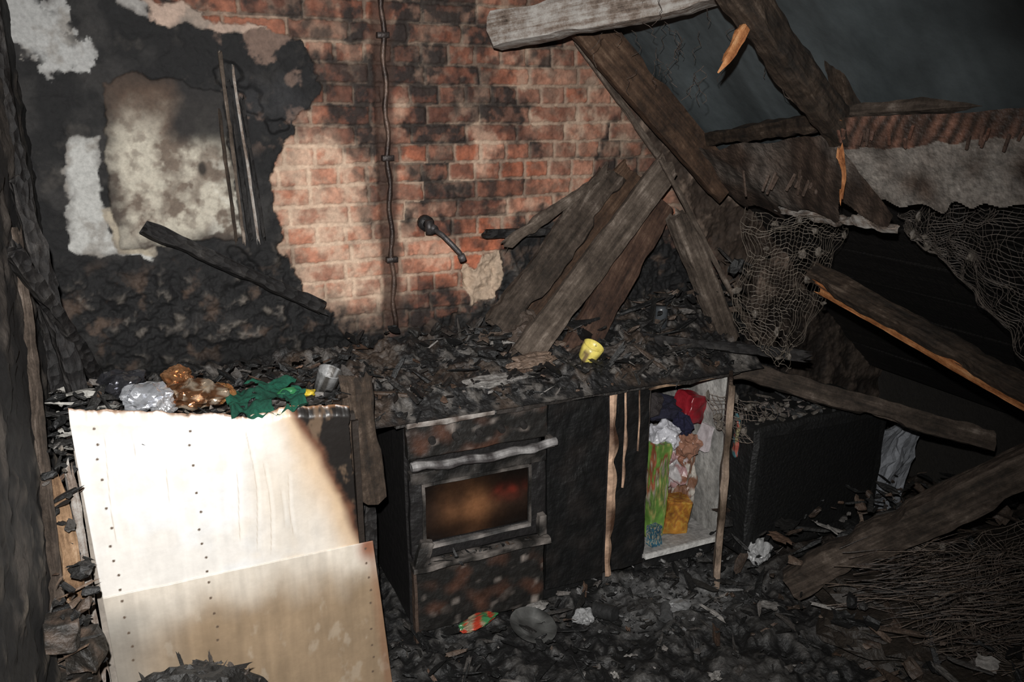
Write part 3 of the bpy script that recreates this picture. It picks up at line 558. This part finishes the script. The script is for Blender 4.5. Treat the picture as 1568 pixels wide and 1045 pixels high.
# ================================================================ BASE CABINETS
E=empty('charred_base_cabinet'); b=B()
def bd(v): return Vector((.004,.004,.004)).lerp(Vector((.012,.010,.009)),max(0,min(1,mn.noise(v*14)*1.5)))
b.box((1.447,2.63,.46),(.262,.02,.80),bd,n=24,j=.006); b.box((1.70,2.635,.465),(.155,.02,.79),bd,n=24,j=.006,seed=3)
b.box((1.60,2.66,.46),(.05,.03,.8),(.012,.01,.01),n=4,j=.003)
def pale(v): return Vector((.06,.03,.018)).lerp(Vector((.44,.29,.20)),max(0,min(1,.7+1.4*mn.noise(v*12))))
def strip(x0,w,z0,z1,y):
    vs=[];fs=[];n=60
    for i in range(n+1):
        z=z0+(z1-z0)*i/n; q=x0+.008*mn.noise(Vector((z*6,x0,0))); ww=w*(.35+.9*abs(mn.noise(Vector((z*7,x0*3,2))))+.15)
        for a,c in((0,0),(.5,-.006),(1,0)): vs.append((q+ww*a,y+c,z))
    for i in range(n):
        for k in range(2): fs.append((i*3+k,i*3+k+1,i*3+k+4,i*3+k+3))
    b.add(vs,fs,pale)
strip(1.583,.046,.06,.87,2.610); strip(1.655,.02,.45,.87,2.618); strip(1.72,.01,.6,.87,2.618)
b.box((1.447,2.66,.05),(.30,.02,.10),(.006,.006,.006)); b.box((1.97,2.68,.05),(.4,.02,.09),(.01,.01,.01))
b.box((1.78,2.88,.48),(.018,.48,.8),(.06,.05,.045),n=4,j=.003); b.box((2.165,2.88,.48),(.018,.48,.8),lambda v:Vector((.36,.35,.33))*(.7+.6*mn.noise(v*9+Vector((1,1,1)))),n=10,j=.003)
b.box((1.97,2.87,.105),(.39,.50,.02),(.26,.25,.24),n=6,j=.003); b.box((1.97,3.11,.48),(.38,.012,.8),(.14,.13,.12),n=3); b.box((1.97,2.87,.87),(.4,.48,.018),(.05,.035,.03),n=4,j=.004)
b.box((1.97,2.625,.865),(.40,.02,.018),lambda v:Vector((.05,.03,.02)).lerp(Vector((.3,.2,.13)),max(0,min(1,.4+1.5*mn.noise(v*12)))),n=14,j=.007)
b.box((1.97,2.62,.10),(.37,.014,.022),(.50,.49,.47),n=8,j=.003)
def drc(v): return Vector((.03,.02,.015)).lerp(Vector((.24,.18,.14)),max(0,min(1,.2+1.5*mn.noise(v*8))))
b.box((2.09,2.525,.455),(.016,.24,.88),drc,rot=(0,0,-.66),n=16,j=.008)
b.box((2.018,2.425,.45),(.020,.014,.90),lambda v:drc(v)*1.4+Vector((.04,.03,.02)),n=14,j=.005)
b.done('carcass',M_door,parent=E)
def picbox(name,c,sz,rz,cols,seed=0,rx=0,ry=0):
    b=B()
    def f(v):
        q=Vector(((v.x-c[0])/sz[0],(v.y-c[1])/sz[1],(v.z-c[2])/sz[2])); n=mn.noise(q*5.1+Vector((seed*3.3,0,0)))
        cc=Vector(cols[int((q.z+.5)*7+n*4)%len(cols)]); return cc*(.3+.75*(.5+.5*mn.noise(v*18)))
    b.box(c,sz,f,rot=(rx,ry,rz),n=22,j=.007,seed=seed); return b.done(name,M_pla)
picbox('cereal_box',(1.89,2.76,.345),(.085,.13,.44),.15,[(.15,.30,.06),(.2,.34,.08),(.5,.47,.16),(.18,.30,.08),(.45,.4,.3),(.3,.1,.05)],1,0,.04)
picbox('detergent_box',(2.01,2.74,.20),(.11,.09,.16),-.2,[(.45,.2,.03),(.5,.28,.05),(.4,.16,.03),(.3,.12,.03)],2,.1,.1)
picbox('blue_carton',(1.86,2.67,.16),(.06,.04,.09),.2,[(.03,.1,.16),(.06,.18,.24),(.4,.37,.28)],3)
b=B(); b.crumple((2.02,2.80,.42),(.075,.07,.11),lambda v:(.33,.20,.20) if mn.noise(v*22)>.12 else ((.38,.36,.36) if mn.noise(v*15)>-.2 else (.18,.08,.05)),2,5,.7)
b.crumple((1.95,2.78,.56),(.07,.07,.06),(.42,.42,.45),4,5,.6); b.crumple((2.09,2.8,.33),(.05,.06,.13),lambda v:(.38,.35,.31) if mn.noise(v*18)>0 else (.16,.08,.05),6,5,.7)
b.crumple((2.06,2.74,.52),(.05,.05,.05),(.24,.12,.08),8,4,.6)
b.done('plastic_carrier_bag',M_pla)
b=B(); b.crumple((2.0,2.86,.66),(.10,.08,.05),(.012,.012,.024),8,4); b.crumple((1.90,2.84,.70),(.07,.07,.06),(.03,.025,.025),11,4); b.crumple((2.04,2.76,.61),(.035,.05,.05),(.01,.01,.028),13,4); b.done('dark_cloth_bundle',M_cloth)
b=B(); b.box((2.10,2.80,.67),(.09,.10,.12),lambda v:Vector((.24,.012,.02))*(.7+.6*mn.noise(v*20)),rot=(0,.3,.2),n=10,j=.014); b.box((2.13,2.72,.55),(.02,.06,.11),(.40,.36,.37),rot=(0,.2,.1),n=6,j=.012); b.done('red_packet',M_pla)
b=B(); b.box((2.20,2.60,.60),(.012,.08,.16),lambda v:(.28,.07,.05) if mn.noise(v*30)>.1 else ((.05,.14,.16) if mn.noise(v*24)>-.1 else (.2,.18,.1)),rot=(.1,0,-.5),n=14,j=.014); b.done('leaflet_packet',M_pla)
# ================================================================ right-hand objects
b=B(); b.box((2.58,2.66,.36),(.80,.34,.60),(.006,.006,.006),rot=(0,.03,.05),n=8,j=.008); b.box((2.58,2.486,.37),(.70,.012,.48),(.003,.003,.003),rot=(0,.03,.05),n=4,j=.003)
rubble(b,110,lambda:(U(2.2,2.7),U(2.5,2.75),U(.66,.70)),.008,.03,[(.08,.07,.06),(.12,.10,.09),(.02,.02,.02)]); b.done('burnt_television_cabinet',M_rub)
b=B(); b.box((3.12,2.6,.26),(.34,.04,.46),(.22,.23,.25),rot=(.1,.1,.1),n=14,j=.03); b.done('plasterboard_remnant',M_wall)
b=B(); b.crumple((2.26,2.46,.10),(.05,.04,.055),(.30,.30,.30),3,4,.7); b.done('crumpled_white_plastic',M_pla)
b=B(); b.lathe((1.55,2.76,.965),[(0,0),(.026,0),(.036,.015),(.042,.05),(.044,.078),(.041,.078),(.038,.05),(.031,.014),(0,.01)],lambda v:(.66,.55,.13) if mn.noise(v*22)>-.25 else (.2,.14,.07),rot=(.45,.2,.2)); b.tube([Vector((1.595,2.76,1.0))+Vector((.02*math.sin(a/8*3.1),0,.022*math.cos(a/8*3.1))) for a in range(9)],.005,(.4,.33,.1),6); b.done('yellow_mug',M_pla,True)
b=B(); b.lathe((2.03,2.95,1.0),[(0,0),(.03,0),(.03,.09),(.026,.1),(0,.1)],(.05,.055,.06)); b.done('glass_jar',M_pla,True)
b=B(); b.tube([(.893+.005*math.sin(k),3.19,2.45-k*.03) for k in range(47)],lambda s:.010+.004*mn.noise(Vector((s*40,0,0))),lambda v:Vector((.025,.015,.012)).lerp(Vector((.12,.075,.055)),max(0,min(1,.3+1.3*mn.noise(v*15)))),8)
for z in(2.2,1.75,1.35): b.box((.893,3.195,z),(.045,.025,.02),(.03,.022,.02),n=2,j=.004)
b.done('corroded_gas_pipe',M_met,True)
b=B(); b.cyl((1.04,3.21,1.49),(1.04,3.18,1.488),.032,(.02,.018,.018)); b.cyl((1.04,3.2,1.49),(1.045,3.10,1.475),.017,(.04,.035,.035)); b.cyl((1.03,3.12,1.51),(1.03,3.12,1.455),.016,(.04,.035,.035))
b.tube([(1.045,3.11,1.475),(1.07,3.08,1.455),(1.10,3.06,1.42),(1.13,3.05,1.385),(1.14,3.05,1.36)],.010,(.06,.055,.055),10); b.cyl((1.135,3.05,1.375),(1.145,3.05,1.352),.015,(.09,.08,.08)); b.done('water_tap',M_met,True)
b=B(); b.crumple((.99,2.55,.050),(.085,.03,.016),lambda v:(.34,.04,.02) if mn.noise(v*30)>.12 else ((.04,.16,.06) if mn.noise(v*17+Vector((4,0,0)))>.1 else (.25,.2,.13)),3,4,.6,.3); b.done('crisp_packet',M_pla)
b=B(); b.crumple((1.37,2.40,.06),(.035,.03,.03),(.22,.22,.22),13,4,.7); b.lathe((1.17,2.44,.04),[(0,0),(.05,.002),(.09,.018),(.092,.02),(.05,.006),(0,.004)],lambda v:Vector((.07,.07,.067))*(.3+1.2*(.5+mn.noise(v*22))),rot=(.25,.15,0)); b.crumple((1.24,2.55,.05),(.045,.02,.012),(.18,.17,.16),15,4,.7); b.crumple((1.75,2.33,.05),(.05,.03,.015),(.16,.16,.16),17,4,.7); b.done('broken_crockery',M_pla)
b=B(); b.lathe((1.45,2.45,.04),[(0,0),(.03,0),(.03,.09),(0,.09)],(.03,.03,.03),rot=(1.4,0,.5)); b.lathe((1.68,2.3,.03),[(0,0),(.025,0),(.025,.07),(0,.07)],(.08,.08,.08),rot=(1.4,0,2.5)); b.done('burnt_food_can',M_met)
b=B(); b.blob((-.03,2.0,.26),(.23,.15,.285),(.010,.009,.008),.14,2.6,5,5); rubble(b,420,lambda:(lambda a,h:( -.03+.21*math.cos(a)*(1-h**3*.5),2.0+.14*math.sin(a)*(1-h**2*.6),.2+.32*h))(U(0,6.3),U(0,1)),.006,.025,[(.010,.009,.008),(.02,.018,.016),(.05,.04,.034)]); b.done('charred_rubble_mound',M_rub)
b=B()
for i in range(9): b.box((-.29+.035*(i%2),2.05-.03*(i%3),.04+.088*i),(.07,.10,.07),lambda v:Vector((.010,.008,.006)).lerp(Vector((.12,.082,.06)),max(0,min(1,.1+mn.noise(v*22)*1.6))),n=7,j=.014,seed=i,rot=(.15*math.sin(i),.2*math.sin(i*2),.4*i))
rubble(b,60,lambda:(U(-.31,-.22),U(1.95,2.15),U(.5,.86)),.008,.03,PAL+[(.12,.08,.055)]*4)
b.done('broken_brick_pier',M_rub)
# ================================================================ LIGHT / CAMERA
def spot(loc,tgt,en,size,blend,rad,col):
    l=bpy.data.lights.new('camera_flash','SPOT'); l.energy=en; l.spot_size=math.radians(size); l.spot_blend=blend; l.shadow_soft_size=rad; l.color=col
    o=bpy.data.objects.new('camera_flash',l); bpy.context.collection.objects.link(o); o.location=loc; o.rotation_euler=(Vector(tgt)-Vector(loc)).to_track_quat('-Z','Y').to_euler(); return o
spot((-.03,.02,2.09),(.60,2.6,1.15),540,103,1.0,.015,(1,.985,.96))
w=bpy.data.worlds.new('World'); sc.world=w; w.use_nodes=True; w.node_tree.nodes['Background'].inputs[0].default_value=(.5,.6,.7,1); w.node_tree.nodes['Background'].inputs[1].default_value=.01
cam=bpy.data.cameras.new('Camera'); cam.sensor_width=36; cam.lens=36*1263/1568; cam.clip_start=.02
co=bpy.data.objects.new('Camera',cam); bpy.context.collection.objects.link(co); co.location=(0,0,1.95); co.rotation_euler=(math.radians(90-16),0,math.radians(-24)); sc.camera=co
